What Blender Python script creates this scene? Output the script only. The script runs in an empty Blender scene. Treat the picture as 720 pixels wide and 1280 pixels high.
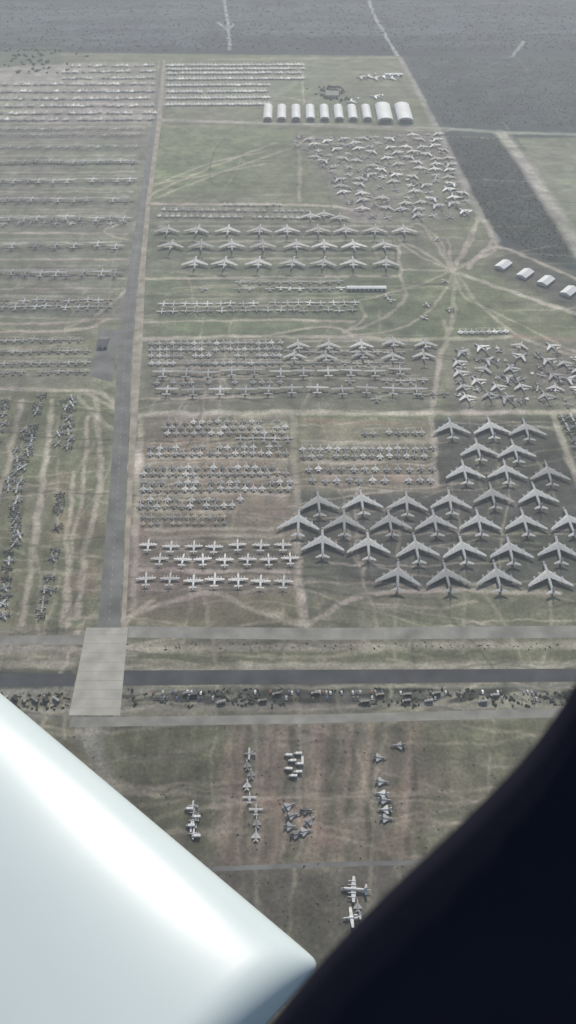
import bpy, math, random
import numpy as np
random.seed(7); rng=np.random.default_rng(7)
H=820.0; PITCH=math.radians(43.2); FPX=1108.5
cp,sp=math.cos(PITCH),math.sin(PITCH)
KA=1.0
# ---------- survey helper: sight-line bearings -> positions on the ground plane ----------
def ray(u,v):
    a=(u-360)/FPX; b=-(v-640)/FPX
    return (a, cp+b*sp, -sp+b*cp)
def G(u,v,h=H):
    d=ray(u,v); z=min(d[2],-0.02); t=h/(-z)
    return (d[0]*t, d[1]*t)
def lin(c):
    c=np.array(c,float)/255
    return np.where(c<=0.04045,c/12.92,((c+0.055)/1.055)**2.4)
def C(r,g,b,k=None):
    return lin((r,g,b))*(KA if k is None else k)

scene=bpy.context.scene
col=scene.collection
def link(o): col.objects.link(o); return o
# ---------- node helpers ----------
def newmat(name):
    m=bpy.data.materials.new(name); m.use_nodes=True
    nt=m.node_tree; b=nt.nodes['Principled BSDF']
    return m,nt,b
def nd(nt,t,**kw):
    n=nt.nodes.new(t)
    for k,v in kw.items(): setattr(n,k,v)
    return n
def simple(name,c,rough=0.8,spec=0.3,var=0.25,scale=0.2,metal=0):
    m,nt,b=newmat(name)
    tc=nd(nt,'ShaderNodeTexCoord'); n=nd(nt,'ShaderNodeTexNoise'); n.inputs['Scale'].default_value=scale; n.inputs['Detail'].default_value=6
    r=nd(nt,'ShaderNodeValToRGB'); c=np.array(c)
    r.color_ramp.elements[0].position=.3; r.color_ramp.elements[1].position=.7
    r.color_ramp.elements[0].color=(*(c*(1-var)),1); r.color_ramp.elements[1].color=(*np.minimum(c*(1+var),.95),1)
    nt.links.new(tc.outputs['Object'],n.inputs['Vector']); nt.links.new(n.outputs['Fac'],r.inputs[0]); nt.links.new(r.outputs[0],b.inputs['Base Color'])
    b.inputs['Roughness'].default_value=rough; b.inputs['Specular IOR Level'].default_value=spec; b.inputs['Metallic'].default_value=metal
    return m

# ---------- mesh accumulators ----------
class MB:
    def __init__(s): s.v=[];s.f=[];s.m=[]
    def add(s,vs,fs,mi=0):
        o=len(s.v); s.v+=[tuple(p) for p in vs]; s.f+=[tuple(i+o for i in f) for f in fs]; s.m+=[mi]*len(fs)
    def tube(s,secs,n=10,mi=0,cx=0,ax='y'):
        vs=[];fs=[]
        for (y,z,rx,rz) in secs:
            for i in range(n):
                a=2*math.pi*i/n; vs.append((cx+rx*math.cos(a),y,z+rz*math.sin(a)))
        k=len(secs)
        for j in range(k-1):
            for i in range(n):
                a=j*n+i;b=j*n+(i+1)%n; fs.append((a,b,b+n,a+n))
        fs.append(tuple(range(n))[::-1]); fs.append(tuple((k-1)*n+i for i in range(n)))
        s.add(vs,fs,mi)
    def wing(s,x0,x1,le0,te0,le1,te1,z0,z1,t0,t1,mi=0,mirror=True):
        for sg in ((1,-1) if mirror else (1,)):
            vs=[]
            for (x,le,te,z,t) in ((x0,le0,te0,z0,t0),(x1,le1,te1,z1,t1)):
                c=le-te
                for (f,h) in ((0,0),(.15,.8),(.4,1),(.75,.55),(1,0),(.75,-.3),(.4,-.5),(.15,-.4)):
                    vs.append((sg*x,le-f*c,z+h*t))
            fs=[(i,(i+1)%8,8+(i+1)%8,8+i) for i in range(8)]+[tuple(range(8)),tuple(range(8,16))]
            s.add(vs,fs,mi)
    def fin(s,x,le0,te0,z0,le1,te1,z1,t=.35,dx=0,mi=0):
        vs=[(x-t,(le0+te0)/2,z0),(x,le0,z0),(x+t,(le0+te0)/2,z0),(x,te0,z0),
            (x+dx-t*.5,(le1+te1)/2,z1),(x+dx,le1,z1),(x+dx+t*.5,(le1+te1)/2,z1),(x+dx,te1,z1)]
        s.add(vs,[(0,1,5,4),(1,2,6,5),(2,3,7,6),(3,0,4,7),(4,5,6,7),(3,2,1,0)],mi)
    def box(s,x0,x1,y0,y1,z0,z1,mi=0):
        vs=[(x,y,z) for z in (z0,z1) for y in (y0,y1) for x in (x0,x1)]
        s.add(vs,[(0,1,3,2)[::-1],(4,5,7,6),(0,1,5,4),(2,3,7,6)[::-1],(0,2,6,4)[::-1],(1,3,7,5)],mi)
    def prop(s,x,y,z,r):
        for a in (20,110,200,290):
            a=math.radians(a); c,d=math.cos(a),math.sin(a); w=.22
            s.add([(x-d*w,y,z+c*w),(x+d*w,y,z-c*w),(x+c*r+d*w,y,z+d*r-c*w),(x+c*r-d*w,y,z+d*r+c*w)],[(0,1,2,3)],1)
    def mesh(s,name,mats,smooth=False,ysc=1):
        me=bpy.data.meshes.new(name); me.from_pydata([(a,b*ysc,c) for a,b,c in s.v],[],s.f)
        for m in mats: me.materials.append(m)
        me.polygons.foreach_set('material_index',s.m)
        if smooth: me.polygons.foreach_set('use_smooth',[True]*len(s.f))
        me.update(); return me

# ---------- aircraft materials ----------
def paint_mat():
    m,nt,b=newmat('aircraft_paint')
    oi=nd(nt,'ShaderNodeObjectInfo'); tc=nd(nt,'ShaderNodeTexCoord')
    n=nd(nt,'ShaderNodeTexNoise'); n.inputs['Scale'].default_value=.35; n.inputs['Detail'].default_value=5
    mr=nd(nt,'ShaderNodeMapRange'); mr.inputs[1].default_value=.3; mr.inputs[2].default_value=.7; mr.inputs[3].default_value=.65; mr.inputs[4].default_value=1.12
    r2=nd(nt,'ShaderNodeMapRange'); r2.inputs[3].default_value=.65; r2.inputs[4].default_value=1.15
    mu=nd(nt,'ShaderNodeMath',operation='MULTIPLY'); sc=nd(nt,'ShaderNodeVectorMath',operation='SCALE')
    L=nt.links.new
    L(tc.outputs['Object'],n.inputs['Vector']); L(n.outputs['Fac'],mr.inputs[0]); L(oi.outputs['Random'],r2.inputs[0])
    L(mr.outputs[0],mu.inputs[0]); L(r2.outputs[0],mu.inputs[1]); L(oi.outputs['Color'],sc.inputs[0]); L(mu.outputs[0],sc.inputs['Scale'])
    L(sc.outputs[0],b.inputs['Base Color']); b.inputs['Roughness'].default_value=.6; b.inputs['Specular IOR Level'].default_value=.25
    return m
PAINT=paint_mat(); DARK=simple('dark_glass_and_rubber',(.02,.022,.025),.35,.5)
WHITEC=simple('white_protective_coating',(.6,.6,.58),.6)
MATS=[PAINT,DARK,WHITEC]
def gear(m,pts,z):
    for x,y in pts: m.box(x-.18,x+.18,y-.2,y+.2,.5,z,1); m.box(x-.45,x+.45,y-.6,y+.6,.02,1.1,1)
def mk_bomber():
    m=MB()
    m.tube([(24,3.2,.3,.3),(22.5,3.4,1.2,1.3),(19,3.7,1.9,2.1),(8,3.8,2.1,2.2),(-8,3.8,2.0,2.1),(-17,4.1,1.5,1.6),(-24,4.5,.5,.6)],12)
    m.tube([(20.8,5.3,.9,.3),(19.8,5.6,1.2,.45),(18.6,5.5,1.1,.4)],8,1)
    m.wing(1.2,28,10.5,-1,-9.5,-12.6,5.3,4.2,.9,.3)
    m.wing(.4,9,-16.5,-21.5,-21.5,-23.6,4.8,4.9,.35,.15)
    m.fin(0,-14,-23,5.3,-20.5,-24,14.5,.4)
    for sg in (1,-1):
        for x,y in ((9.5,6.2),(17.5,.6)):
            for o in (-.75,.75):
                m.tube([(y+2.2,3,.5,.5),(y+1.2,3,.75,.75),(y-1.5,3,.75,.75),(y-3.6,3,.4,.4)],8,0,sg*x+o)
            m.fin(sg*x,y+1.5,y-3.2,3.5,y-.5,y-4.5,4.9,.25)
        m.tube([(-5,3.6,.3,.3),(-6.5,3.6,.6,.6),(-10,3.6,.6,.6),(-11.5,3.6,.2,.2)],8,0,sg*24)
    gear(m,[(-1.6,9),(1.6,9),(-1.6,-7),(1.6,-7)],3)
    return m.mesh('bomber_airframe',MATS,ysc=1.22)
def mk_cargo():
    m=MB()
    m.tube([(22,3,.4,.4),(20.5,3.3,1.7,1.7),(17,3.6,2.3,2.3),(-8,3.6,2.3,2.3),(-16,4.4,1.5,1.5),(-22,5.2,.5,.6)],12)
    m.tube([(19.6,5,1.1,.4),(18.4,5.4,1.5,.5),(17.4,5.4,1.4,.4)],8,1)
    m.wing(1.5,24.5,8.5,-2,-6,-10,6.2,5.2,.8,.3)
    m.fin(0,-13,-20.5,6,-18.5,-23,13.6,.45)
    m.wing(.1,7.7,-18,-23,-21.5,-24.2,13.7,13.4,.3,.15)
    for sg in (1,-1):
        for x,y in ((8,4),(15,-.5)):
            m.tube([(y+3,4,.95,.95),(y,4,1.05,1.05),(y-3,4,.6,.6)],8,0,sg*x)
            m.tube([(y+3.1,4,.7,.7),(y+2.9,4,.7,.7)],8,1,sg*x)
            m.fin(sg*x,y+1.5,y-2.5,4.9,y,y-4,5.9,.25)
    gear(m,[(0,15),(-2.2,-2),(2.2,-2)],2.5)
    return m.mesh('cargo_jet_airframe',MATS,ysc=1.18)
def mk_prop():
    m=MB()
    m.tube([(15,2.8,.5,.5),(13.8,3,1.6,1.6),(11,3.4,2.1,2.1),(-3,3.4,2.1,2.1),(-9,4.2,1.3,1.4),(-14.5,5,.4,.5)],12)
    m.tube([(13.2,4.3,1,.4),(12.2,4.8,1.3,.4),(11.4,4.9,1.2,.4)],8,1)
    m.wing(1.2,20,4.6,-1.2,3.4,.4,5.6,5.8,.6,.25)
    m.wing(.3,8,-10.5,-14,-11.4,-13.6,5.2,5.2,.3,.15)
    m.fin(0,-8.5,-14.3,5,-12.5,-15,11.6,.35)
    for sg in (1,-1):
        for x in (5,10.2):
            m.tube([(7.6,5,.3,.3),(6.8,5,.65,.7),(2,5,.7,.8),(-.5,5.2,.2,.3)],8,0,sg*x); m.prop(sg*x,7.3,5,2)
    gear(m,[(0,11),(-2,0),(2,0)],2)
    return m.mesh('turboprop_airframe',MATS,ysc=1.08)
def mk_fighter():
    m=MB()
    m.tube([(9.3,1.9,.1,.1),(7,2,.5,.5),(4,2.1,.8,.9),(0,2.1,1.15,1.0),(-6,2.1,1.0,.9),(-8.3,2.1,.7,.7)],8)
    m.tube([(5.8,2.7,.2,.2),(4.7,3,.42,.45),(3,2.95,.3,.3)],6,2)
    m.wing(.9,5.4,2.6,-5,-2.8,-4.6,2,2,.25,.08)
    m.wing(.7,3,-5.6,-8.4,-7.5,-9,2,1.8,.15,.06)
    m.fin(0,-3.5,-8,3,-7.3,-9,5.6,.14)
    m.tube([(-8.3,2.1,.55,.55),(-8.6,2.1,.5,.5)],8,1)
    gear(m,[(0,4.2),(-1.5,-2),(1.5,-2)],1.5)
    return m.mesh('fighter_airframe',MATS)
def mk_attack():
    m=MB()
    m.tube([(8.2,1.9,.2,.2),(6.8,2,.6,.6),(3,2.1,.75,.8),(-3,2.1,.75,.8),(-7.8,2.5,.35,.4)],8)
    m.tube([(5.8,2.7,.3,.2),(4.9,3,.45,.4),(3.6,2.9,.35,.3)],6,2)
    m.wing(.6,8.8,2.2,-1.1,1.5,-.6,1.9,2.4,.3,.15)
    m.wing(.2,2.9,-6,-7.9,-6.2,-7.9,2.6,2.6,.15,.1)
    for sg in (1,-1):
        m.fin(sg*2.9,-5.6,-8,2.2,-6.4,-8,4.7,.12)
        m.tube([(-1.6,3.3,.6,.6),(-2.5,3.4,.72,.72),(-4.8,3.4,.55,.55)],8,0,sg*1.25)
    gear(m,[(0,4.6),(-2.6,.2),(2.6,.2)],1.7)
    return m.mesh('attack_jet_airframe',MATS)
def mk_patrol():
    m=MB()
    m.tube([(14.5,2.6,.3,.3),(13,2.9,1.2,1.2),(10,3.1,1.75,1.75),(-6,3.1,1.75,1.75),(-12,3.6,1,1),(-17.5,4,.25,.3)],10)
    m.tube([(12.7,3.8,.8,.3),(11.8,4.2,1,.4),(11,4.2,1,.4)],8,1)
    m.wing(1,15.2,4.2,-2,2.2,-.4,2.6,3.6,.6,.25)
    m.wing(.3,6.4,-10,-13,-11.4,-13.2,3.8,4.3,.3,.15)
    m.fin(0,-9,-13.2,4,-12,-14.2,9.8,.35)
    for sg in (1,-1):
        for x in (4.6,9.4):
            m.tube([(7,3.3,.3,.3),(6.2,3.3,.6,.65),(1,3.4,.6,.7),(-2,3.4,.2,.2)],8,0,sg*x); m.prop(sg*x,6.7,3.3,1.9)
    gear(m,[(0,10),(-4.6,1),(4.6,1)],2.4)
    return m.mesh('patrol_plane_airframe',MATS,ysc=1.1)
TYPES={'bomber':('parked_bomber',mk_bomber()),'cargo':('parked_cargo_jet',mk_cargo()),'prop':('parked_turboprop_transport',mk_prop()),
 'fighter':('parked_fighter_jet',mk_fighter()),'attack':('parked_attack_jet',mk_attack()),'patrol':('parked_patrol_plane',mk_patrol())}
PAL={'light':(.43,.44,.43),'grey':(.33,.34,.34),'mid':(.23,.235,.23),'dark':(.09,.095,.09),'tan':(.29,.26,.21),'white':(.66,.66,.64),'olive':(.09,.09,.065),'bgrey':(.37,.385,.38)}
NP=0
def plane(t,x,y,hd,c='light',s=1.0):
    global NP
    nm,me=TYPES[t]; o=bpy.data.objects.new(nm,me); link(o); NP+=1
    o.location=(x,y,0.05); o.rotation_euler=(0,0,math.radians(hd)); o.scale=(s,s,s)
    k=random.uniform(.85,1.12); cc=PAL[random.choice(c) if isinstance(c,(list,tuple)) else c]; o.color=(*[q*k for q in cc],1)
paintq=[]   # ground colour jobs (done later)
def row(t,u0,u1,v0,v1=None,n=None,sp=None,hd=0,c='light',s=1.0,jit=.06,skip=.04,band=True,hj=3,bw=None):
    if v1 is None: v1=v0
    if n is None: n=max(2,int(round(math.hypot(u1-u0,(v1-v0))/sp))+1)
    a=np.array(G(u0,v0)); b=np.array(G(u1,v1)); d=np.linalg.norm(b-a)/(n-1)
    for i in range(n):
        if random.random()<skip: continue
        p=a+(b-a)*i/(n-1)+rng.normal(0,d*jit,2)
        h=hd if not isinstance(hd,(list,tuple)) else hd[i%len(hd)]
        plane(t,p[0],p[1],h+random.gauss(0,hj),c,s)
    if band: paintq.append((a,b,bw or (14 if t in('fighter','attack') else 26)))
def scatter(t,poly,n,c,mind,s=1,hd=None,hj=30):
    P=np.array([G(*p) for p in poly]); lo=P.min(0);hi=P.max(0); pts=[];tries=0
    while len(pts)<n and tries<n*60:
        tries+=1; q=lo+(hi-lo)*rng.random(2)
        ins=False;j=len(P)-1
        for i in range(len(P)):
            if (P[i,1]>q[1])!=(P[j,1]>q[1]) and q[0]<(P[j,0]-P[i,0])*(q[1]-P[i,1])/(P[j,1]-P[i,1])+P[i,0]: ins=not ins
            j=i
        if ins and all((q[0]-k[0])**2+(q[1]-k[1])**2>mind**2 for k in pts): pts.append(q)
    for q in pts:
        h=random.uniform(0,360) if hd is None else (random.choice(hd)+random.gauss(0,hj))
        plane(random.choice(t) if isinstance(t,(list,tuple)) else t,q[0],q[1],h,c,s)

# ---- bombers
for (u,v) in [(563,537),(613,537),(657,539),(597,564),(643,566),(580,592),(632,592),(685,594),(615,622),(670,622),
 (398,631),(452,629),(508,631),(562,629),(373,655),(430,655),(487,655),(543,655),(598,655),(655,655),(711,655),
 (403,681),(460,684),(520,688),(578,689),(637,690),(697,689),(497,722),(558,723),(621,723),(685,725)]:
    x,y=G(u,v); plane('bomber',x,y,random.gauss(0,2.5),['bgrey','bgrey','grey','light'],1.0)
# ---- cargo jets
for v,xs in ((290,(208,247,286,324,360,396,432,468,505)),(309,(213,252,290,330,370,406,442,480)),(331,(243,283,324,364,403,441,482))):
    for u in xs:
        x,y=G(u+random.uniform(-2,2),v); plane('cargo',x,y,random.gauss(0,4),['grey','light','light'],1.05)
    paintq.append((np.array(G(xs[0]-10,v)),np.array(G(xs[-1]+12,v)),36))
for u,v in ((388,272),(405,270),(425,274)): plane('cargo',*G(u,v),0,'grey',.9)
row('fighter',205,385,262,264,sp=8,c=['mid','light'],hd=0); row('fighter',200,380,270,272,sp=8,c=['light','tan'])
row('fighter',280,350,256,256,sp=7.5,c='light')
row('attack',300,425,354,353,sp=12,c=['mid','grey'],s=1.05); row('attack',300,425,362,361,sp=12,c=['light','white'],s=1.05)
row('patrol',204,444,381,379,sp=14.5,c=['white','light'],s=.66); row('patrol',202,440,390,388,sp=14.5,c=['mid','light'],s=.66,hd=180)
for v in (429,437,445,454): row('fighter',190,350,v,v-1,sp=9,c=['mid','light','grey'],skip=.08)
for v in (434,447): row('cargo',372,530,v,v-2,sp=38,c=['grey','light'],s=.8,skip=.0)
row('attack',360,500,441,441,sp=14,c=['light','mid'],s=.9); row('attack',365,500,455,454,sp=14,c=['mid','light'],s=.9)
row('prop',200,500,468,466,sp=30.5,c=['light','grey'],s=.9); row('prop',212,520,490,488,sp=30.5,c=['light','grey'],s=.9)
row('fighter',196,360,478,477,sp=11,c='mid',skip=.3)
row('attack',360,545,478,476,sp=16,c=['light','grey'],skip=.2)
for v,a,b in ((527,210,357),(534,205,357),(541,210,352),(559,190,358),(567,188,358),(584,184,360),(592,180,357),(603,180,362),(611,178,360),(624,178,300),(632,176,290)):
    row('fighter',a,b,v,v-1,sp=10.6,c=['mid','light','tan','light'],skip=.07,s=.92)
row('patrol',300,360,549,549,sp=15,c='light',s=.55); row('fighter',180,280,646,645,sp=9,c=['tan','mid'],skip=.15,s=.75)
row('fighter',180,280,654,653,sp=9,c=['tan','mid'],skip=.25,s=.65)
row('fighter',455,528,541,540,sp=11,c=['light','mid'],s=1.0)
row('fighter',378,540,561,560,sp=11,c=['light','grey'],s=.95);row('fighter',378,540,570,569,sp=11,c=['mid','light'],s=.95)
row('fighter',385,540,586,586,sp=14,c=['light','mid'],skip=.2);row('fighter',390,540,600,600,sp=15,c=['light','grey'],skip=.25)
row('patrol',187,352,684,683,sp=27,c='white',s=.76,skip=0); row('patrol',200,362,701,700,sp=27,c='white',s=.76,skip=0)
row('patrol',183,355,728,726,sp=28.7,c='white',s=.82,skip=0)
row('fighter',575,632,415,414,sp=7,c=['light','white'])
for u,v in ((484,372),(489,376),(255,362),(530,398),(562,388),(556,352),(534,382),(545,300)): plane('attack',*G(u,v),random.uniform(0,360),'light',1.0)
# right cluster (large delta-looking jets, skewed)
scatter(['cargo','cargo','fighter'],[(560,436),(690,430),(725,450),(725,508),(570,505)],60,['light','white','grey'],27,.6,hd=[40,-35,15],hj=12)
scatter(['attack','fighter'],[(565,436),(720,440),(725,508),(575,505)],30,['light','mid'],22,.9)
row('attack',470,555,500,492,sp=14,c='mid',skip=.3)
row('attack',703,722,523,560,sp=7,c=['light','dark'],hd=90,s=1.1); row('attack',715,735,523,560,sp=7,c=['light','dark'],hd=90,s=1.1)
# top right cluster
scatter(['cargo','patrol','cargo'],[(366,176),(548,168),(592,272),(470,276),(425,240),(398,205)],135,['light','grey','white'],30,.68,hd=[30,-40,0],hj=14)
scatter(['fighter','attack'],[(366,172),(548,168),(596,272),(450,276),(400,205)],60,['mid','light','grey'],22,1.0)
row('prop',370,440,183,183,sp=18,c='mid',s=.7)
# left block
for v,cs,t_,sp_ in ((161,['grey'],'patrol',10),(169,['mid'],'patrol',10),(184,['light','grey'],'patrol',12),(203,['light'],'prop',15),(227,['light','white'],'prop',16),
   (251,['grey','light'],'prop',17),(274,['light','light'],'prop',18),(280,['mid'],'patrol',17),(308,['light','grey'],'prop',27),(343,['light','light'],'prop',19),(376,['light','tan'],'patrol',13.5),(384,['light'],'patrol',13.5)):
    b=176-(v-150)*.17
    row(t_,-60,b,v+1,v,sp=sp_,c=cs+['mid','light'],s=.92 if t_=='prop' else .66,skip=.06,hd=0 if v!=203 else 180,jit=.1)
for v in (426,440,455,466): row('attack',-40,108 if v>430 else 100,v+1,v-1,sp=11.5,c=['light','mid'],skip=.08,s=.9)
# lower left diagonal columns
def colrow(u0,v0,u1,v1,sp,t='attack',s=.85,c=('mid','light','dark','grey'),hd=(80,100,-90)):
    row(t,u0,u1,v0,v1,sp=sp,c=list(c),s=s,hd=list(hd),hj=14,jit=.12,skip=.08,bw=9)
colrow(52,496,46,516,8,s=1.05); colrow(42,534,22,612,8.5,s=1.0); colrow(32,538,12,612,10,s=.85); colrow(22,625,20,680,9,s=1.0,c=('mid','dark','light')); colrow(14,690,4,770,11,'patrol',.5)
colrow(92,498,84,558,9,s=.95); colrow(80,502,73,556,12,s=.8); colrow(76,618,72,662,10,s=.95,c=('dark','mid','light')); colrow(70,688,64,735,12,'patrol',.5,c=('light','mid')); colrow(10,500,-8,560,10,'patrol',.5)
colrow(58,738,52,770,12,s=.8)
# top-left storage rows & top rows
for i,v in enumerate((82,89,97,105,114,123,132,141,149)):
    row('fighter',-80 if v>100 else 80,192,v+1,v,sp=5.6,c=['light','grey','white','mid'],s=1.35,skip=.15,bw=22,jit=.2)
for v in (81,86,91,98,106,114,122,130):
    row('fighter',210,378 if v<100 else 335,v+1,v,sp=4.6,c=['light','light','white'],s=1.45,skip=.08,bw=16,jit=.12)
for u,v in ((452,98),(462,97),(470,99),(440,128),(470,122),(480,97),(490,99)): plane('cargo',*G(u,v),random.uniform(60,120),'white',.7)
# foreground groups
for i,v in enumerate((1008,1017,1026,1034,1043)): plane('attack',*G(240+random.uniform(-3,3),v),90+random.uniform(-8,8),['light','white'],.66)
for u,v in ((312,943),(309,956),(314,967),(309,981),(312,998),(320,1013),(321,1028),(320,1044)): plane(random.choice(['attack','fighter']),*G(u,v),random.choice([0,5,90,180]),['light','grey','mid','light'],.8)
for u,v in ((362,1008),(366,1020),(364,1034),(384,1014),(388,1026),(382,1040),(372,1044)): plane('fighter',*G(u,v),random.choice([-60,-90,-75,-50])+random.gauss(0,6),['dark','mid','grey'],.85)
for u,v in ((475,948),(497,933),(478,978),(476,993),(482,1001),(480,1013),(484,1024)): plane('fighter',*G(u,v),random.choice([90,80,-95]),['light','grey'],.88)
plane('patrol',*G(443,1113),86,'white',.8); plane('attack',*G(440,1148),95,'white',1.05)
plane('fighter',*G(447,1132),0,'light',.7)

# ---------- ground sheet ----------
def axis(dense):
    a=list(dense); st=a[1]-a[0]; left=[];x=a[0];s=st
    while x>-40000: s*=1.35; x-=s; left.append(x)
    right=[];x=a[-1];s=a[-1]-a[-2]
    while x<40000: s*=1.35; x+=s; right.append(x)
    return np.array(left[::-1]+a+right)
xs=axis(np.concatenate([np.arange(-1150,-400,3.0),np.arange(-400,480,1.8),np.arange(480,1150,3.0)]))
yy=[190.0]
while yy[-1]<3800:
    D=yy[-1]; yy.append(D+max(1.4,.85*(D*D+H*H)/(H*FPX)))
ys=axis(yy)
X,Y=np.meshgrid(xs,ys); nx,ny=len(xs),len(ys)
T=rng.random((256,256))
def vn(x,y,sc,seed=0):
    x=x/sc+seed*17.3; y=y/sc+seed*31.7
    i=np.floor(x).astype(int); j=np.floor(y).astype(int); fx=x-i; fy=y-j
    fx=fx*fx*(3-2*fx); fy=fy*fy*(3-2*fy)
    t=lambda a,b:T[a%256,b%256]
    return (t(i,j)*(1-fx)+t(i+1,j)*fx)*(1-fy)+(t(i,j+1)*(1-fx)+t(i+1,j+1)*fx)*fy
def fbm(x,y,sc,seed=0,o=4):
    r=0;a=1;n=0
    for k in range(o): r=r+a*vn(x,y,sc/2**k,seed+k*3);n+=a;a*=.55
    return r/n
Xf,Yf=X.ravel(),Y.ravel()
N1=fbm(Xf,Yf,260,1); N2=fbm(Xf,Yf,60,2); N3=fbm(Xf,Yf,14,5,3)
wx=(fbm(Xf,Yf,30,9,3)-.5); wy=(fbm(Xf,Yf,30,12,3)-.5)
COL=np.zeros((len(Xf),3))
COL[:]=C(50,61,66); COL*=(.30+1.4*fbm(Xf,Yf,80,20,5))[:,None]
def segd(px,py,a,b):
    d=b-a; L=max(1e-9,float(d@d)); t=np.clip(((px-a[0])*d[0]+(py-a[1])*d[1])/L,0,1)
    return np.hypot(px-a[0]-t*d[0],py-a[1]-t*d[1])
def area(poly,c,soft=8,jit=14,k=1.0,tex=0.0,world=False,patch=None):
    P=np.array(poly if world else [G(*p) for p in poly]); m=soft+jit+5
    I=np.where((Xf>P[:,0].min()-m)&(Xf<P[:,0].max()+m)&(Yf>P[:,1].min()-m)&(Yf<P[:,1].max()+m))[0]
    if len(I)==0: return
    px=Xf[I]+wx[I]*jit*2; py=Yf[I]+wy[I]*jit*2
    ins=np.zeros(len(I),bool); dist=np.full(len(I),1e9); j=len(P)-1
    for i in range(len(P)):
        if P[i,1]!=P[j,1]:
            ins^=((P[i,1]>py)!=(P[j,1]>py))&(px<(P[j,0]-P[i,0])*(py-P[i,1])/(P[j,1]-P[i,1])+P[i,0])
        dist=np.minimum(dist,segd(px,py,P[i],P[j])); j=i
    sd=np.where(ins,dist,-dist); w=np.clip(sd/soft*.5+.5,0,1)*k
    if patch: w=w*np.clip((fbm(Xf[I],Yf[I],patch,33)-.42)*6,0,1)
    cc=np.array(c)[None,:]*(1+tex*(N2[I]-.5)*2)[:,None]
    COL[I]=COL[I]*(1-w[:,None])+cc*w[:,None]
def track(pts,c,wd=3.0,k=.8,jit=5,world=False,soft=1.0):
    P=[np.array(p if world else G(*p)) for p in pts]; A=np.array(P); m=wd*2+jit+4
    I=np.where((Xf>A[:,0].min()-m)&(Xf<A[:,0].max()+m)&(Yf>A[:,1].min()-m)&(Yf<A[:,1].max()+m))[0]
    if len(I)==0: return
    px=Xf[I]+wx[I]*jit*2; py=Yf[I]+wy[I]*jit*2; d=np.full(len(I),1e9)
    for a,b in zip(P[:-1],P[1:]): d=np.minimum(d,segd(px,py,a,b))
    w=np.clip(1-(d-wd*.5)/(wd*soft),0,1)*k*(.45+1.1*N2[I]); w=np.clip(w,0,1)[:,None]
    COL[I]=COL[I]*(1-w)+np.array(c)[None,:]*w
def curve(pts,n=6):
    P=np.array(pts,float)
    if len(P)<3: return pts
    P=np.vstack([2*P[0]-P[1],P,2*P[-1]-P[-2]]); out=[]
    for i in range(1,len(P)-2):
        a,b_,c,d=P[i-1:i+3]
        for k in range(n):
            t=k/n; out.append(tuple(.5*((2*b_)+(c-a)*t+(2*a-5*b_+4*c-d)*t*t+(-a+3*b_-3*c+d)*t**3)))
    out.append(tuple(P[-2])); return out
DIRT=C(156,148,134); PALE=C(170,163,149); GRN=C(105,110,86); GRN2=C(90,102,70); BRN=C(124,108,92); RED=C(136,112,98)
# far desert
area([(-400,15),(300,10),(700,22),(1100,30),(1100,48),(500,45),(-400,40)],C(76,88,96),40,90,.5)
area([(-400,40),(500,50),(1100,60),(1100,68),(-400,66)],C(44,55,60),20,60,.7)
for _ in range(90):
    x,y=G(random.uniform(-60,780),random.uniform(-5,60)); L_=random.uniform(60,260)
    track([(x-L_,y+random.uniform(-20,20)),(x,y+random.uniform(-20,20)),(x+L_,y+random.uniform(-30,30))],C(*random.choice([(32,42,46),(84,94,100)])),random.uniform(8,24),.4,30,True)
for pts in ([(276,-30),(285,30),(287,62)],[(272,28),(285,38),(292,30)],[(455,-20),(468,20),(497,70)],[(612,82),(640,70),(655,52)],[(640,70),(652,78),(664,96)]):
    track(pts,C(160,166,165),5,.75)
# boneyard base
area([(-500,58),(-100,62),(90,66),(495,70),(546,160),(612,292),(720,400),(1000,640),(1200,800),(1200,1400),(-600,1400),(-600,300)],GRN,6,5,1,.25)
area([(0,60),(75,58),(80,100),(-60,96),(-60,60)],C(76,88,74),12,20,.8)
area([(-400,100),(78,80),(195,78),(190,152),(-400,158)],C(140,138,129),12,8,.8,.2)
area([(205,78),(380,80),(378,100),(335,132),(203,134)],C(130,131,120),8,5,.7)
area([(370,74),(495,76),(530,130),(380,130)],C(114,119,98),10,10,.6,.2)
area([(186,158),(365,165),(372,180),(183,255)],C(103,114,82),10,6,.85,.25)
area([(-400,158),(190,158),(172,400),(-400,405)],C(106,109,95),10,6,.9,.2)
area([(185,255),(520,262),(540,345),(180,345)],C(96,101,83),8,8,.8,.25)
area([(366,170),(550,166),(598,274),(440,280)],C(112,110,100),12,12,.8,.25)
area([(180,345),(520,345),(540,422),(178,424)],C(95,103,80),8,8,.8,.25)
area([(178,424),(560,424),(545,515),(176,515)],C(102,102,89),8,8,.8,.3)
area([(558,428),(720,420),(740,512),(560,512)],C(110,108,97),8,8,.8,.25)
area([(175,520),(363,520),(375,780),(150,780)],C(119,110,97),6,6,.85,.3)
area([(175,540),(362,540),(368,670),(165,670)],RED,8,12,.45,.3,patch=60)
area([(368,524),(545,524),(548,612),(370,612)],C(116,111,94),6,6,.85,.3)
area([(380,575),(540,575),(540,600),(385,612)],RED,6,8,.4,.3,patch=50)
area([(370,612),(548,612),(540,524),(690,520),(760,600),(780,785),(378,785)],C(90,93,79),6,6,.9,.3)
area([(372,615),(550,618),(545,528),(690,524),(730,600),(740,735),(480,735),(380,700)],C(64,67,65),6,10,.6,.3)
area([(390,745),(720,740),(760,785),(385,785)],C(105,106,84),6,10,.6,.2)
area([(-400,485),(140,488),(118,782),(-400,790)],C(98,101,78),6,8,.9,.3)
area([(60,600),(140,560),(120,780),(60,780)],BRN,12,14,.6,.3,patch=50)
area([(-40,620),(60,600),(55,780),(-60,780)],C(108,101,85),12,14,.6,.3,patch=40)
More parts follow.
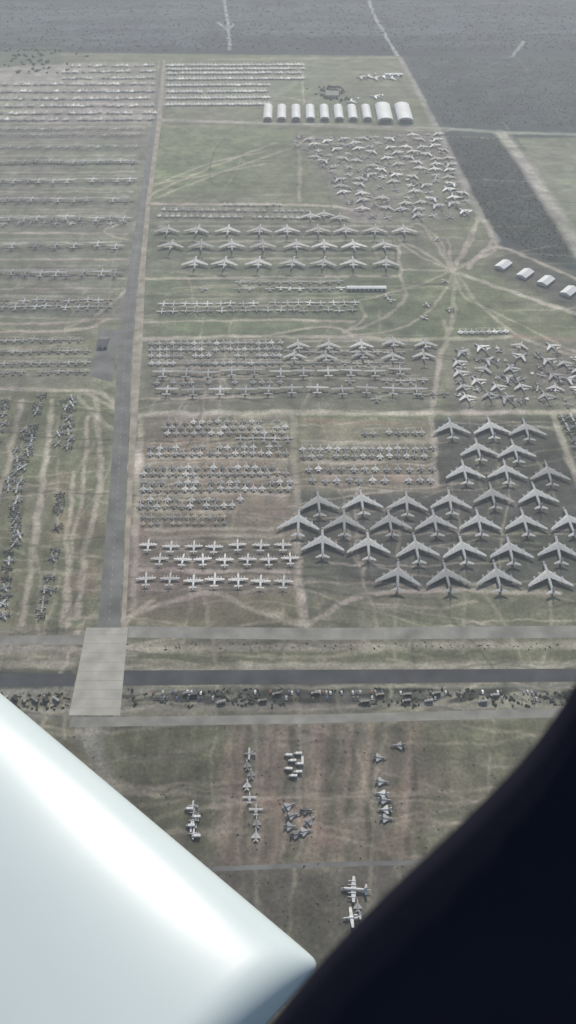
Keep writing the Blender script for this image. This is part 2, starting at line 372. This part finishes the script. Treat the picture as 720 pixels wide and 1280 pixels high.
area([(-400,400),(120,405),(110,485),(-400,485)],C(108,107,91),8,8,.7,.2)
area([(150,745),(375,740),(378,785),(155,782)],C(105,104,80),8,10,.7,.2)
# right-hand desert
area([(556,166),(626,168),(716,302),(730,330),(690,332),(612,292),(598,262)],C(54,62,60),5,6,1,.5)
area([(646,172),(900,172),(900,420),(716,292)],C(121,125,106),6,5,.9,.2)
area([(500,70),(1100,75),(1100,160),(546,158)],C(58,68,68),6,8,.85,.5)
area([(640,308),(720,340),(900,400),(900,480),(740,400),(600,335)],C(86,89,78),6,6,.8,.2)
track([(500,72),(546,160),(600,268),(620,300)],C(140,138,130),8,.9,3)
track([(626,166),(660,210),(716,300),(745,345)],C(160,156,146),15,.9,3)
track([(546,160),(640,166),(900,172)],C(140,142,136),9,.9,3)
track([(200,150),(330,154),(546,160)],C(150,148,138),9,.7,3)
track([(-300,156),(190,153)],C(142,142,132),8,.6,3)
# wash & cross roads band
area([(-600,786),(1200,778),(1300,910),(-700,910)],C(104,102,87),4,4,1,.3)
area([(-600,838),(88,838),(84,862),(-600,862)],C(66,66,64),3,3,.9,.2)
area([(154,812),(1200,806),(1200,832),(152,834)],C(108,107,88),3,4,.9,.3)
area([(150,858),(1200,852),(1200,882),(150,888)],C(76,76,72),3,5,.9,.5)
for _ in range(90):
    u=random.uniform(155,760); v=random.uniform(860,880); x,y=G(u,v); L_=random.uniform(6,25)
    track([(x-L_,y),(x+L_,y+random.uniform(-1,1))],C(*random.choice([(46,48,44),(120,118,108),(54,58,50)])),random.uniform(2,5),.6,3,True)
track([(152,835),(720,831),(1000,829)],C(146,140,128),5,.8,2); track([(155,812),(720,806),(1000,804)],C(144,138,124),5,.8,2)
track([(155,822),(720,817),(1000,815)],C(88,91,70),6,.6,3)
track([(150,860),(720,856),(1000,854)],C(118,116,106),3,.6,3); track([(150,886),(720,880),(1000,878)],C(124,120,108),4,.7,3)
track([(-200,832),(88,830)],C(134,130,118),5,.8,3); track([(-200,812),(90,810)],C(134,130,120),6,.8,3); track([(-200,864),(86,863)],C(114,114,106),4,.8,3)
track([(-200,893),(86,893)],C(114,114,106),6,.8,3)
# foreground field
area([(-600,905),(1200,900),(1300,1500),(-700,1500)],C(93,91,76),5,5,1,.3)
area([(120,905),(300,905),(270,1075),(140,1000)],C(82,86,63),8,14,.8,.3)
area([(500,905),(700,905),(560,1070),(500,1070)],C(88,90,68),8,14,.7,.3)
area([(240,1085),(520,1080),(420,1240),(330,1200)],C(88,84,76),6,10,.8,.3)
area([(470,905),(525,905),(520,1070),(470,1070)],C(110,92,78),8,14,.5,.3,patch=22)
for u,w in ((288,9),(300,6),(333,10),(345,6),(392,9),(404,10),(430,5),(456,7),(508,7),(354,5)):
    track([(u+6,908),(u,990),(u-3,1072)],C(128,116,100),w*.8,.55,7,soft=1.6)
    track([(u+11,908),(u+6,990),(u+3,1072)],C(66,66,52),w*.4,.5,6,soft=1.4)
track([(340,1000),(410,1050)],RED,10,.35,10)
track(curve([(88,898),(108,905),(140,990),(190,1060)]),C(120,118,108),9,.5,4)
track(curve([(130,905),(150,940),(185,950),(300,915)]),C(110,108,94),4,.4,5)
area([(90,896),(150,896),(128,915),(126,958),(100,930)],C(118,118,110),4,3,.8,.1)
# row bands
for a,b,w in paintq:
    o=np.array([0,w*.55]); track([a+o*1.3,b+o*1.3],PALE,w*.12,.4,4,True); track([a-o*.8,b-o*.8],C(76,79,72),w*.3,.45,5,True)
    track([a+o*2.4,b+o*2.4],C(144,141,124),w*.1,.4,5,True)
# dirt tracks
TR=[([(182,252),(260,222),(372,182)],4),([(182,246),(250,215),(345,178)],4),([(184,236),(260,205),(330,190)],3),([(190,230),(240,222),(330,205)],3),([(374,188),(375,252)],4),([(372,182),(392,170)],4),
([(178,255),(380,256),(440,262)],5),([(178,424),(340,420),(560,424),(640,420)],5),([(176,518),(360,516),(560,516),(720,514)],6),([(366,518),(370,600),(376,780)],4.6),([(541,522),(545,605)],4),
([(180,348),(500,345)],4),([(180,402),(360,400),(440,402)],4),([(150,775),(210,752),(265,742),(330,768),(374,782),(400,772),(450,745),(560,738),(700,742)],3.5),
([(374,782),(378,745),(384,782)],3),([(155,785),(165,768),(190,750)],3),([(176,498),(340,496)],3),([(690,515),(705,560),(730,620)],5),
([(567,338),(508,305),(498,325),(505,375),(470,402),(430,415)],3.5),([(567,338),(530,285),(515,280)],3.5),([(567,338),(548,300),(530,285)],3),([(567,338),(600,268)],4),([(567,338),(590,300),(596,270)],3),
([(567,338),(618,312),(612,292)],4),([(567,338),(500,338)],4),([(567,338),(510,360),(440,378)],3),([(567,338),(566,400),(548,460),(540,512)],4),([(567,338),(600,380),(650,420),(720,445)],4),
([(567,338),(580,370),(640,400),(720,440)],3),([(575,342),(640,365),(720,392)],6),([(585,335),(620,308),(690,335),(760,365)],5),([(567,338),(545,380),(500,410),(430,420)],3),
([(340,418),(400,408),(430,412),(450,430)],3),([(430,415),(455,398),(450,380)],3),([(555,400),(560,420),(552,440),(546,470)],4),([(560,300),(567,338)],3),([(498,300),(520,318),(567,338)],3),
([(600,268),(615,300),(585,330)],3),([(-100,405),(60,404),(110,400)],4),([(105,400),(85,412),(120,408)],4),([(-100,484),(60,486),(130,494),(150,520)],4.5),([(96,496),(120,520),(150,540)],4),([(110,492),(140,510)],4),
([(120,500),(125,600),(105,700),(95,770)],4),([(66,500),(52,600),(40,700),(30,780)],3.5),([(60,560),(50,640),(44,700)],3),([(110,520),(105,600),(88,700),(78,780)],3),([(28,500),(10,580),(-10,640)],4),([(92,590),(84,680),(86,780)],3),
([(-100,160),(180,160)],4),([(-100,290),(160,292)],4),([(-100,325),(158,324)],4),([(-100,362),(155,360)],4),([(-100,240),(165,240)],3),([(-100,216),(168,215)],3),([(-100,262),(162,262)],3),([(-100,195),(170,194)],3),
([(200,76),(196,150)],4),([(378,80),(380,130)],3),([(388,158),(560,164)],4),([(400,130),(340,120),(300,128)],3),([(205,75),(495,72)],4),([(170,560),(172,640),(166,760)],4),([(176,520),(172,600)],5),
([(185,573),(360,574)],3),([(180,597),(362,597)],3),([(178,617),(360,617)],3),([(178,640),(290,640)],3),([(185,662),(340,662)],3),([(175,712),(360,714)],3),([(380,552),(540,553)],3),([(380,578),(540,579)],3),
([(150,280),(130,290),(160,300)],3),([(120,395),(160,360),(165,330)],3),([(0,415),(100,412),(135,398)],4)]
for p,w in TR: track(curve(p),DIRT if w<5 else PALE,w,.7 if w<5 else .74,5)
for p in ([(640,420),(720,425)],[(500,530),(380,525)]): track(p,RED,5,.5)
for _ in range(380):
    u=random.uniform(-60,760); v=random.uniform(160,1060); a=random.choice([0,0,0,90])+random.gauss(0,9)
    L=random.uniform(30,150); x,y=G(u,v); d=np.array([math.cos(math.radians(a)),math.sin(math.radians(a))])*L; q=np.array([x,y]); n=np.array([-d[1],d[0]])*random.uniform(-.12,.12)
    kk=.55 if v>900 else 1
    track([q-d,q-d*.5+n*.7,q+n,q+d*.5+n*.7,q+d],C(*random.choice([(148,142,124),(148,142,124),(64,68,56)])),random.uniform(1.2,2.6),random.uniform(.28,.55)*kk,6,True)
COL*=(.80+.40*N1)[:,None]*(.68+.64*N3)[:,None]
yl=G(0,487)[1]; yb=G(0,785)[1]; vert=((Yf<yl)&(Yf>yb)&(Xf<G(150,600)[0]))|(Yf<G(0,905)[1])
SH=fbm(Xf/7,Yf,16,41,4); SV=fbm(Xf,Yf/7,10,47,4); ST=np.where(vert,SV,SH)
COL*=(.70+.60*ST)[:,None]
# green / brown vegetation drift
gz=(fbm(Xf,Yf,150,60,4)-.5)[:,None]
COL*=1+gz*np.array([-.20,.08,-.32])[None,:]
lum=COL@np.array([.3,.59,.11]); COL=COL*.82+.18*lum[:,None]*np.array([1.06,1.0,.90])[None,:]
COL*=1.06
COL=np.clip(COL,0.005,.9)
faces_i=np.arange((nx-1)*(ny-1)); r=faces_i//(nx-1); c_=faces_i%(nx-1); a0=r*nx+c_
Q=np.stack([a0,a0+1,a0+nx+1,a0+nx],1).astype(np.int32)
me=bpy.data.meshes.new('ground'); me.vertices.add(len(Xf)); me.loops.add(Q.size); me.polygons.add(len(Q))
me.vertices.foreach_set('co',np.stack([Xf,Yf,np.zeros_like(Xf)],1).astype(np.float32).ravel())
me.loops.foreach_set('vertex_index',Q.ravel()); me.polygons.foreach_set('loop_start',(np.arange(len(Q))*4).astype(np.int32))
me.update(calc_edges=True)
at=me.color_attributes.new('soil','FLOAT_COLOR','POINT'); at.data.foreach_set('color',np.concatenate([COL,np.ones((len(Xf),1))],1).astype(np.float32).ravel())
gm,nt,b=newmat('desert_soil')
L=nt.links.new
va=nd(nt,'ShaderNodeVertexColor',layer_name='soil'); tc=nd(nt,'ShaderNodeTexCoord')
n1=nd(nt,'ShaderNodeTexNoise'); n1.inputs['Scale'].default_value=.25; n1.inputs['Detail'].default_value=8; n1.inputs['Roughness'].default_value=.7
n2=nd(nt,'ShaderNodeTexNoise'); n2.inputs['Scale'].default_value=.03; n2.inputs['Detail'].default_value=8; n2.inputs['Roughness'].default_value=.65
m1=nd(nt,'ShaderNodeMapRange'); m1.inputs[1].default_value=.3; m1.inputs[2].default_value=.7; m1.inputs[3].default_value=.6; m1.inputs[4].default_value=1.4
m2=nd(nt,'ShaderNodeMapRange'); m2.inputs[1].default_value=.3; m2.inputs[2].default_value=.7; m2.inputs[3].default_value=.75; m2.inputs[4].default_value=1.25
mm=nd(nt,'ShaderNodeMath',operation='MULTIPLY'); sc=nd(nt,'ShaderNodeVectorMath',operation='SCALE')
L(tc.outputs['Object'],n1.inputs['Vector']);L(tc.outputs['Object'],n2.inputs['Vector']);L(n1.outputs['Fac'],m1.inputs[0]);L(n2.outputs['Fac'],m2.inputs[0])
L(m1.outputs[0],mm.inputs[0]);L(m2.outputs[0],mm.inputs[1]);L(va.outputs['Color'],sc.inputs[0]);L(mm.outputs[0],sc.inputs['Scale']);L(sc.outputs[0],b.inputs['Base Color'])
b.inputs['Roughness'].default_value=.95; b.inputs['Specular IOR Level'].default_value=.15
me.materials.append(gm); link(bpy.data.objects.new('ground',me))

# ---------- roads ----------
def strip(name,A,B,mat,z=.03,sub=8):
    A=np.array([G(*p) for p in A]);B=np.array([G(*p) for p in B]); m=MB();vs=[];
    ts=np.linspace(0,len(A)-1,(len(A)-1)*sub+1)
    for t in ts:
        i=min(int(t),len(A)-2); f=t-i
        a=A[i]*(1-f)+A[i+1]*f; b_=B[i]*(1-f)+B[i+1]*f
        vs+=[(a[0],a[1],z),(b_[0],b_[1],z)]
    m.add(vs,[(2*i,2*i+1,2*i+3,2*i+2) for i in range(len(ts)-1)])
    return link(bpy.data.objects.new(name,m.mesh(name,[mat])))
ASP=simple('worn_asphalt',C(106,106,103),.9,.2,.3,.035); ASPL=simple('pale_asphalt',C(128,127,120),.9,.2,.28,.04); CONC=simple('concrete_slabs',C(158,156,146),.9,.2,.18,.05)
ASPD=simple('dark_asphalt',C(66,68,70),.85,.25,.3,.04); DIRTM=simple('graded_dirt',C(148,141,129),.95,.1,.32,.05)
strip('main_road',[(200,75),(190,150),(174,255),(162,330),(148,430),(138,600),(122,784)],[(203,75),(196,150),(182,255),(174,330),(165,430),(158,600),(150,784)],ASP)
strip('road_shoulder',[(203.6,75),(196.6,150),(182.8,255),(175,330),(166.5,430),(159.5,600),(151.5,784)],[(207,75),(202,150),(188,255),(182,330),(178,430),(166,600),(157,784)],DIRTM,.034)
strip('concrete_apron',[(108,784.5),(97,840),(86,894)],[(160,784.5),(155,840),(150,894)],CONC,.045)
strip('perimeter_road',[(160.5,783),(400,785),(720,782),(1100,778)],[(160,797),(400,800),(720,797),(1100,793)],ASPL)
strip('perimeter_road',[(-400,796),(107,794)],[(-400,808),(104,806)],ASPL)
strip('dark_asphalt_road',[(155,838),(720,836),(1200,832)],[(154,857),(720,852),(1200,848)],ASPD)
strip('dark_asphalt_road',[(-400,842),(96,842)],[(-400,858),(92,858)],ASPD)
strip('frontage_road',[(90,897),(400,893),(720,885),(1200,878)],[(86,909),(400,904),(720,896),(1200,888)],ASPL)
strip('service_road',[(150,1088),(400,1078),(900,1066)],[(146,1094),(400,1084),(905,1072)],ASP)
strip('parking_pad',[(124,410),(112,470)],[(150,412),(140,478)],ASP,.026)
# apron joints
jm=MB()
for f in np.linspace(.08,.92,9):
    a=np.array(G(108-22*f,784.5+109.5*f)); b_=np.array(G(160-10*f,784.5+109.5*f)); jm.add([(a[0],a[1],.052),(b_[0],b_[1],.052),(b_[0],b_[1]+.3,.052),(a[0],a[1]+.3,.052)],[(0,1,2,3)])
link(bpy.data.objects.new('pavement_joint',jm.mesh('pavement_joint',[ASP])))
# road centre dashes
dm=MB(); WP=simple('road_paint',(.6,.6,.55),.7)
P=np.array([G(u,v) for u,v in ((189,152),(178,255),(168,330),(156.5,430),(148,600),(136,782))])
for a,b_ in zip(P[:-1],P[1:]):
    d=b_-a; Ld=np.linalg.norm(d); d/=Ld; n=np.array([-d[1],d[0]])*.12
    for s in np.arange(0,Ld-4,12):
        p=a+d*s;q=a+d*(s+4); dm.add([(*(p+n),.06),(*(p-n),.06),(*(q-n),.06),(*(q+n),.06)],[(0,1,2,3)])
link(bpy.data.objects.new('road_marking',dm.mesh('road_marking',[WP])))

# ---------- hangars ----------
ROOF=simple('hangar_roof_metal',(.58,.60,.60),.6,.3,.1,.05); WALL=simple('hangar_wall',(.45,.45,.42),.7,.3,.1,.1); DOOR=simple('hangar_door_opening',(.09,.095,.1),.6,.3)
def hangar(u0,u1,v,depth,h,name='aircraft_hangar'):
    a=np.array(G(u0,v));b_=np.array(G(u1,v)); w=abs(b_[0]-a[0])*.9; m=MB(); n=12
    prof=[(-w/2,0),(-w/2,h*.35)]+[(-w/2*math.cos(math.pi*i/n),h*.35+h*.65*math.sin(math.pi*i/n)) for i in range(1,n)]+[(w/2,h*.35),(w/2,0)]
    k=len(prof)
    vs=[(x,0,z) for x,z in prof]+[(x,depth,z) for x,z in prof]
    m.add(vs,[(i,i+1,k+i+1,k+i) for i in range(k-1)],0); m.add(vs[:k],[tuple(range(k))],1); m.add(vs[k:],[tuple(range(k))[::-1]],1)
    m.box(-w*.36,w*.36,-.25,-.02,.05,h*.62,2)
    for j in range(1,8): # roof ribs
        yy_=depth*j/8; q=[(x*1.012,yy_-.4,z*1.02) for x,z in prof]+[(x*1.012,yy_+.4,z*1.02) for x,z in prof]
        m.add(q,[(i,i+1,k+i+1,k+i) for i in range(k-1)],1)
    o=link(bpy.data.objects.new(name,m.mesh(name,[ROOF,WALL,DOOR]))); o.location=((a[0]+b_[0])/2,(a[1]+b_[1])/2,.03); return o
for u in (334.5,352,370,388,406,424,441.5,459.5): hangar(u-6.5,u+6.5,151.5,95,11)
hangar(471,493,154,115,14); hangar(496,518,154,115,14)
def shed(u,v,Lx,W,h,yaw,roof=ROOF,name='storage_shed'):
    x,y=G(u,v); m=MB()
    m.box(-Lx/2,Lx/2,-W/2,W/2,0,h,1)
    m.add([(-Lx/2-.6,-W/2-.6,h+.01),(Lx/2+.6,-W/2-.6,h+.01),(Lx/2+.6,0,h+W*.16),(-Lx/2-.6,0,h+W*.16),(-Lx/2-.6,W/2+.6,h+.01),(Lx/2+.6,W/2+.6,h+.01)],[(0,1,2,3),(3,2,5,4),(0,3,4),(1,5,2)],0)
    for i in range(int(Lx//8)): m.box(-Lx/2+2+i*8,-Lx/2+6+i*8,-W/2-.12,-W/2-.01,.05,h*.75,2)
    o=link(bpy.data.objects.new(name,m.mesh(name,[roof,WALL,DOOR]))); o.location=(x,y,.03); o.rotation_euler=(0,0,math.radians(yaw))
for u,v in ((629,333),(656,344),(682,353),(711,366)): shed(u,v,32,20,4.5,50)
shed(458,362,72,9,5,0); shed(130,430,16,30,5,0,DOOR,'maintenance_building'); shed(415,120,34,34,8,0,DOOR,'maintenance_building'); shed(492,95,50,12,6,0)
# ---------- trucks and containers ----------
def truck(u,v,yaw,name='box_truck',k=1,mats=None):
    m=MB(); m.box(-1.3,1.3,-5,2.2,1.0,3.8,2); m.box(-1.15,1.15,2.4,4.4,.8,2.9,0); m.box(-1.0,1.0,3.9,4.45,1.9,2.7,1); m.box(-.9,.9,-5,4.2,.7,.98,1)
    for x in (-1.1,1.1):
        for y in (-3.6,-2.3,3.2): 
            vs=[];n=10
            for s_ in (-.18,.18):
                for i in range(n): vs.append((x+s_,y+.5*math.cos(2*math.pi*i/n),.52+.5*math.sin(2*math.pi*i/n)))
            m.add(vs,[(i,(i+1)%n,n+(i+1)%n,n+i) for i in range(n)]+[tuple(range(n)),tuple(range(n,2*n))],1)
    o=link(bpy.data.objects.new(name,m.mesh(name,mats or MATS))); x,y=G(u,v); o.location=(x,y,.05); o.rotation_euler=(0,0,math.radians(yaw)); o.color=(.3,.3,.3,1); o.scale=(k,k,k)
for u,v,a in ((360,945,90),(372,943,90),(365,952,90),(374,956,90),(360,962,85),(372,966,90),(366,971,88),(378,950,0),(236,1012,90),(245,1022,90),(238,1033,90),(245,1046,90)): truck(u,v,a,k=.9)
def mk_car():
    m=MB(); prof=[(-2.2,.35),(-2.25,.85),(-1.5,1.0),(-1.1,1.45),(.4,1.45),(1.1,.98),(2.1,.82),(2.2,.35)]; k=len(prof)
    vs=[(-.9,y,z) for y,z in prof]+[(.9,y,z) for y,z in prof]
    m.add(vs,[(i,(i+1)%k,k+(i+1)%k,k+i) for i in range(k)]+[tuple(range(k)),tuple(range(k,2*k))[::-1]],0)
    m.box(-.92,.92,-1.0,.35,1.02,1.38,1)
    for x in (-.82,.82):
        for y in (-1.35,1.35):
            n=10; w=[(x+s_,y+.34*math.cos(2*math.pi*i/n),.34+.34*math.sin(2*math.pi*i/n)) for s_ in (-.12,.12) for i in range(n)]
            m.add(w,[(i,(i+1)%n,n+(i+1)%n,n+i) for i in range(n)]+[tuple(range(n)),tuple(range(n,2*n))],1)
    return m.mesh('car_body',MATS)
CARM=mk_car(); PAL['blue']=(.05,.08,.16); PAL['rust']=(.18,.07,.04)
def car(u,v,a,c):
    o=link(bpy.data.objects.new('parked_car',CARM)); x,y=G(u,v); o.location=(x,y,.05); o.rotation_euler=(0,0,math.radians(a)); o.color=(*PAL[c],1); o.scale=(1.25,1.25,1.25)
u=192
while u<700:
    if random.random()<.65: car(u,866+random.uniform(-.8,.8),random.gauss(0,5),random.choice(['dark','dark','mid','light','white','blue','olive','rust']))
    if random.random()<.4: car(u+1,873.5+random.uniform(-.8,.8),180+random.gauss(0,5),random.choice(['dark','dark','mid','light','olive','blue']))
    u+=random.choice([3.8,4.2,5,14])
for _ in range(14): truck(random.uniform(180,680),random.choice([868,870,878])+random.uniform(-1,1),90+random.gauss(0,8),mats=[PAINT,DARK,random.choice([DARK,DARK,PAINT])])
for i in range(6): truck(5+i*13,random.uniform(873,877),random.gauss(60,25),mats=[PAINT,DARK,random.choice([DARK,PAINT])])

# ---------- scrub (one mass) ----------
import bmesh
bmx=bmesh.new(); bmesh.ops.create_icosphere(bmx,subdivisions=1,radius=1); iv=np.array([v.co[:] for v in bmx.verts]); fi=np.array([[v.index for v in f.verts] for f in bmx.faces]); bmx.free()
def scrub(name,pts,mat):
    V=[];F=[];o=0
    for (x,y,s) in pts:
        for _ in range(3):
            q=iv*(s*rng.uniform(.45,.8))*(1+rng.uniform(-.35,.35,(len(iv),1)))*np.array([1,1,.7]); q=q+np.array([x+rng.normal(0,s*.5),y+rng.normal(0,s*.5),s*.35])
            V.append(q);F.append(fi+o);o+=len(iv)
    V=np.concatenate(V);F=np.concatenate(F); m=bpy.data.meshes.new(name); m.vertices.add(len(V)); m.loops.add(F.size); m.polygons.add(len(F))
    m.vertices.foreach_set('co',V.astype(np.float32).ravel()); m.loops.foreach_set('vertex_index',F.astype(np.int32).ravel()); m.polygons.foreach_set('loop_start',(np.arange(len(F))*3).astype(np.int32)); m.update(calc_edges=True)
    m.materials.append(mat); link(bpy.data.objects.new(name,m))
BUSH=simple('desert_foliage',(.05,.06,.042),.9,.1,.45,.08)
pts=[]
for _ in range(600):
    u=random.uniform(158,760); v=random.uniform(861,883)
    if vn(np.array([u*1.0]),np.array([v*3.0]),30,3)[0]>.45: pts.append((*G(u,v),random.uniform(.6,2.2)))
for _ in range(120): pts.append((*G(random.uniform(-60,88),random.uniform(866,888)),random.uniform(.6,2.2)))
for _ in range(90): pts.append((*G(random.uniform(155,700),random.uniform(803,812)),random.uniform(.5,1.2)))
for _ in range(700): pts.append((*G(random.uniform(-40,700),random.uniform(905,1200)),random.uniform(.3,.9)))
for _ in range(60): pts.append((*G(random.gauss(414,9),random.uniform(108,126)),random.uniform(3,6)))
for _ in range(70): pts.append((*G(random.gauss(45,22),random.uniform(62,92)),random.uniform(3,6)))
for _ in range(3000):
    x,y=G(random.uniform(-60,760),random.uniform(0,64)); pts.append((x,y,random.uniform(1.2,3.2)))
def inpoly(u,v,P):
    ins=False;j=len(P)-1
    for i in range(len(P)):
        if (P[i][1]>v)!=(P[j][1]>v) and u<(P[j][0]-P[i][0])*(v-P[i][1])/(P[j][1]-P[i][1])+P[i][0]: ins=not ins
        j=i
    return ins
A1=[(510,72),(760,74),(760,158),(556,156)];A2=[(560,170),(622,172),(706,300),(712,322),(690,328),(618,290),(602,262)]
for _ in range(10000):
    u=random.uniform(500,760);v=random.uniform(70,330)
    if inpoly(u,v,A1) or inpoly(u,v,A2): pts.append((*G(u,v),random.uniform(.8,1.9)))
scrub('desert_scrub',pts,BUSH)

# ---------- own aircraft wing (seen below the window) ----------
CAM=np.array([0,0,H])
WZ=4.0
def W(u,v): 
    x,y=G(u,v,WZ); return np.array([x,y])
A=W(402,1206); e1=W(0,867)-A; e1/=np.linalg.norm(e1); e2=W(322,1292)-A; e2/=np.linalg.norm(e2)
chord=3.2; span=9.0; ns,nc=60,48
wp,ntw,bw_=newmat('white_gloss_paint'); 
tcw=nd(ntw,'ShaderNodeTexCoord'); nw=nd(ntw,'ShaderNodeTexNoise'); nw.inputs['Scale'].default_value=1.3; nw.inputs['Detail'].default_value=5
rw=nd(ntw,'ShaderNodeValToRGB'); rw.color_ramp.elements[0].color=(.40,.46,.455,1); rw.color_ramp.elements[1].color=(.46,.51,.50,1)
ntw.links.new(tcw.outputs['Object'],nw.inputs['Vector']); ntw.links.new(nw.outputs['Fac'],rw.inputs[0]); ntw.links.new(rw.outputs[0],bw_.inputs['Base Color'])
bw_.inputs['Roughness'].default_value=.34; bw_.inputs['Specular IOR Level'].default_value=.3; bw_.inputs['Coat Weight'].default_value=.1; bw_.inputs['Coat Roughness'].default_value=.2
def af(c):
    c=min(max(c,0),1); return .6*(.2969*math.sqrt(c)-.126*c-.3516*c**2+.2843*c**3-.1015*c**4)*2
vs=[];fs=[]
for i in range(ns+1):
    s=span*(i/ns)**2
    tipf=math.sqrt(max(0,1-(1-min(1,s/.16))**2))*.97+.03
    inset=.05*(1-math.sqrt(max(0,1-(1-min(1,s/.05))**2)))
    for j in range(2*nc):
        if j<=nc: c=(1-math.cos(math.pi*j/nc))/2; z=af(c)*chord*.64*tipf
        else: c=(1-math.cos(math.pi*(2*nc-j)/nc))/2; z=-af(c)*chord*.2*tipf
        cc=inset+c*(chord-2*inset)
        p=A+e1*s+e2*cc; vs.append((p[0],p[1],H-WZ+z))
R=2*nc
for i in range(ns):
    for j in range(R): fs.append((i*R+j,i*R+(j+1)%R,(i+1)*R+(j+1)%R,(i+1)*R+j))
fs.append(tuple(range(R))); fs.append(tuple(ns*R+j for j in range(R))[::-1])
mw=MB(); mw.add(vs,fs); ow=link(bpy.data.objects.new('aircraft_wing',mw.mesh('aircraft_wing',[wp],True)))

# ---------- cabin window surround ----------
Fv=np.array([0,cp,-sp]);Uv=np.array([0,sp,cp]);Xv=np.array([1,0,0]); DW=.22
loop=[(330,1283),(400,1198),(480,1113),(560,1037),(640,956),(690,892),(732,825),(850,640),(930,300),(900,-100),(700,-400),(200,-480),(-300,-350),(-520,100),(-560,700),(-450,1250),(-200,1560),(60,1540),(220,1412)]
def cr(P,n=8):
    out=[];N=len(P);P=np.array(P,float)
    for i in range(N):
        a,b_,c,d=P[i-1],P[i],P[(i+1)%N],P[(i+2)%N]
        for k in range(n):
            t=k/n; out.append(.5*((2*b_)+(c-a)*t+(2*a-5*b_+4*c-d)*t*t+(-a+3*b_-3*c+d)*t**3))
    return np.array(out)
LP=(cr(loop)-np.array([360,640]))*np.array([1,-1])/FPX*DW
ctr=LP.mean(0); m=MB(); n=len(LP); vs=[]
dirs=(LP-ctr); dirs/=np.linalg.norm(dirs,axis=1)[:,None]
for (off,dep) in ((.010,.035),(.006,.03),(.003,.012),(.001,.004),(.006,0),(.03,-.002),(.5,-.004),(.5,.04),(.012,.04)):
    for q,d in zip(LP,dirs):
        p=q*(1+max(dep,0)/DW)+d*off; w=CAM+Fv*(DW+dep)+Xv*p[0]+Uv*p[1]; vs.append(tuple(w))
K=9
fs=[(k*n+i,k*n+(i+1)%n,((k+1)%K)*n+(i+1)%n,((k+1)%K)*n+i) for k in range(K) for i in range(n)]
m.add(vs,fs); CAB=simple('cabin_trim_dark_plastic',(.008,.008,.016),.7,.15,.2,30)
link(bpy.data.objects.new('cabin_window_frame',m.mesh('cabin_window_frame',[CAB],True)))

# ---------- haze ----------
hm=bpy.data.materials.new('air_haze'); hm.use_nodes=True; nt=hm.node_tree; nt.nodes.clear()
vo=nd(nt,'ShaderNodeVolumeScatter'); vo.inputs['Color'].default_value=(.86,.92,.98,1); vo.inputs['Density'].default_value=.00013; vo.inputs['Anisotropy'].default_value=.25
ou=nd(nt,'ShaderNodeOutputMaterial'); nt.links.new(vo.outputs[0],ou.inputs['Volume'])
m=MB(); m.box(-9000,9000,-3000,14000,-5,1200); link(bpy.data.objects.new('haze',m.mesh('haze',[hm])))

# ---------- light ----------
EL=math.radians(38); AZ=math.radians(8)  # azimuth to the right of +Y
sd=np.array([math.sin(AZ)*math.cos(EL),math.cos(AZ)*math.cos(EL),math.sin(EL)])
from mathutils import Vector
ld=bpy.data.lights.new('sun','SUN'); ld.energy=4.8; ld.angle=math.radians(.5); ld.color=(1,.955,.88)
lo=link(bpy.data.objects.new('sun',ld)); lo.rotation_euler=Vector(tuple(sd)).to_track_quat('Z','Y').to_euler()
w=bpy.data.worlds.new('World'); scene.world=w; w.use_nodes=True; nt=w.node_tree
sk=nt.nodes.new('ShaderNodeTexSky'); sk.sky_type='NISHITA'; sk.sun_disc=False; sk.sun_elevation=EL; sk.sun_rotation=AZ
nt.links.new(sk.outputs[0],nt.nodes['Background'].inputs[0]); nt.nodes['Background'].inputs[1].default_value=.13
# ---------- camera ----------
cd=bpy.data.cameras.new('camera'); co=link(bpy.data.objects.new('camera',cd)); co.location=tuple(CAM); co.rotation_euler=(math.pi/2-PITCH,0,0)
cd.sensor_fit='VERTICAL'; cd.sensor_height=24; cd.lens=24*FPX/1280; cd.clip_start=.02; cd.clip_end=60000
cd.dof.use_dof=True; cd.dof.focus_distance=1100; cd.dof.aperture_fstop=(cd.lens/1000)/.0022
scene.camera=co
scene.view_settings.view_transform='Standard'; scene.view_settings.look='None'; scene.view_settings.exposure=0
print('planes',NP,'verts',len(Xf))
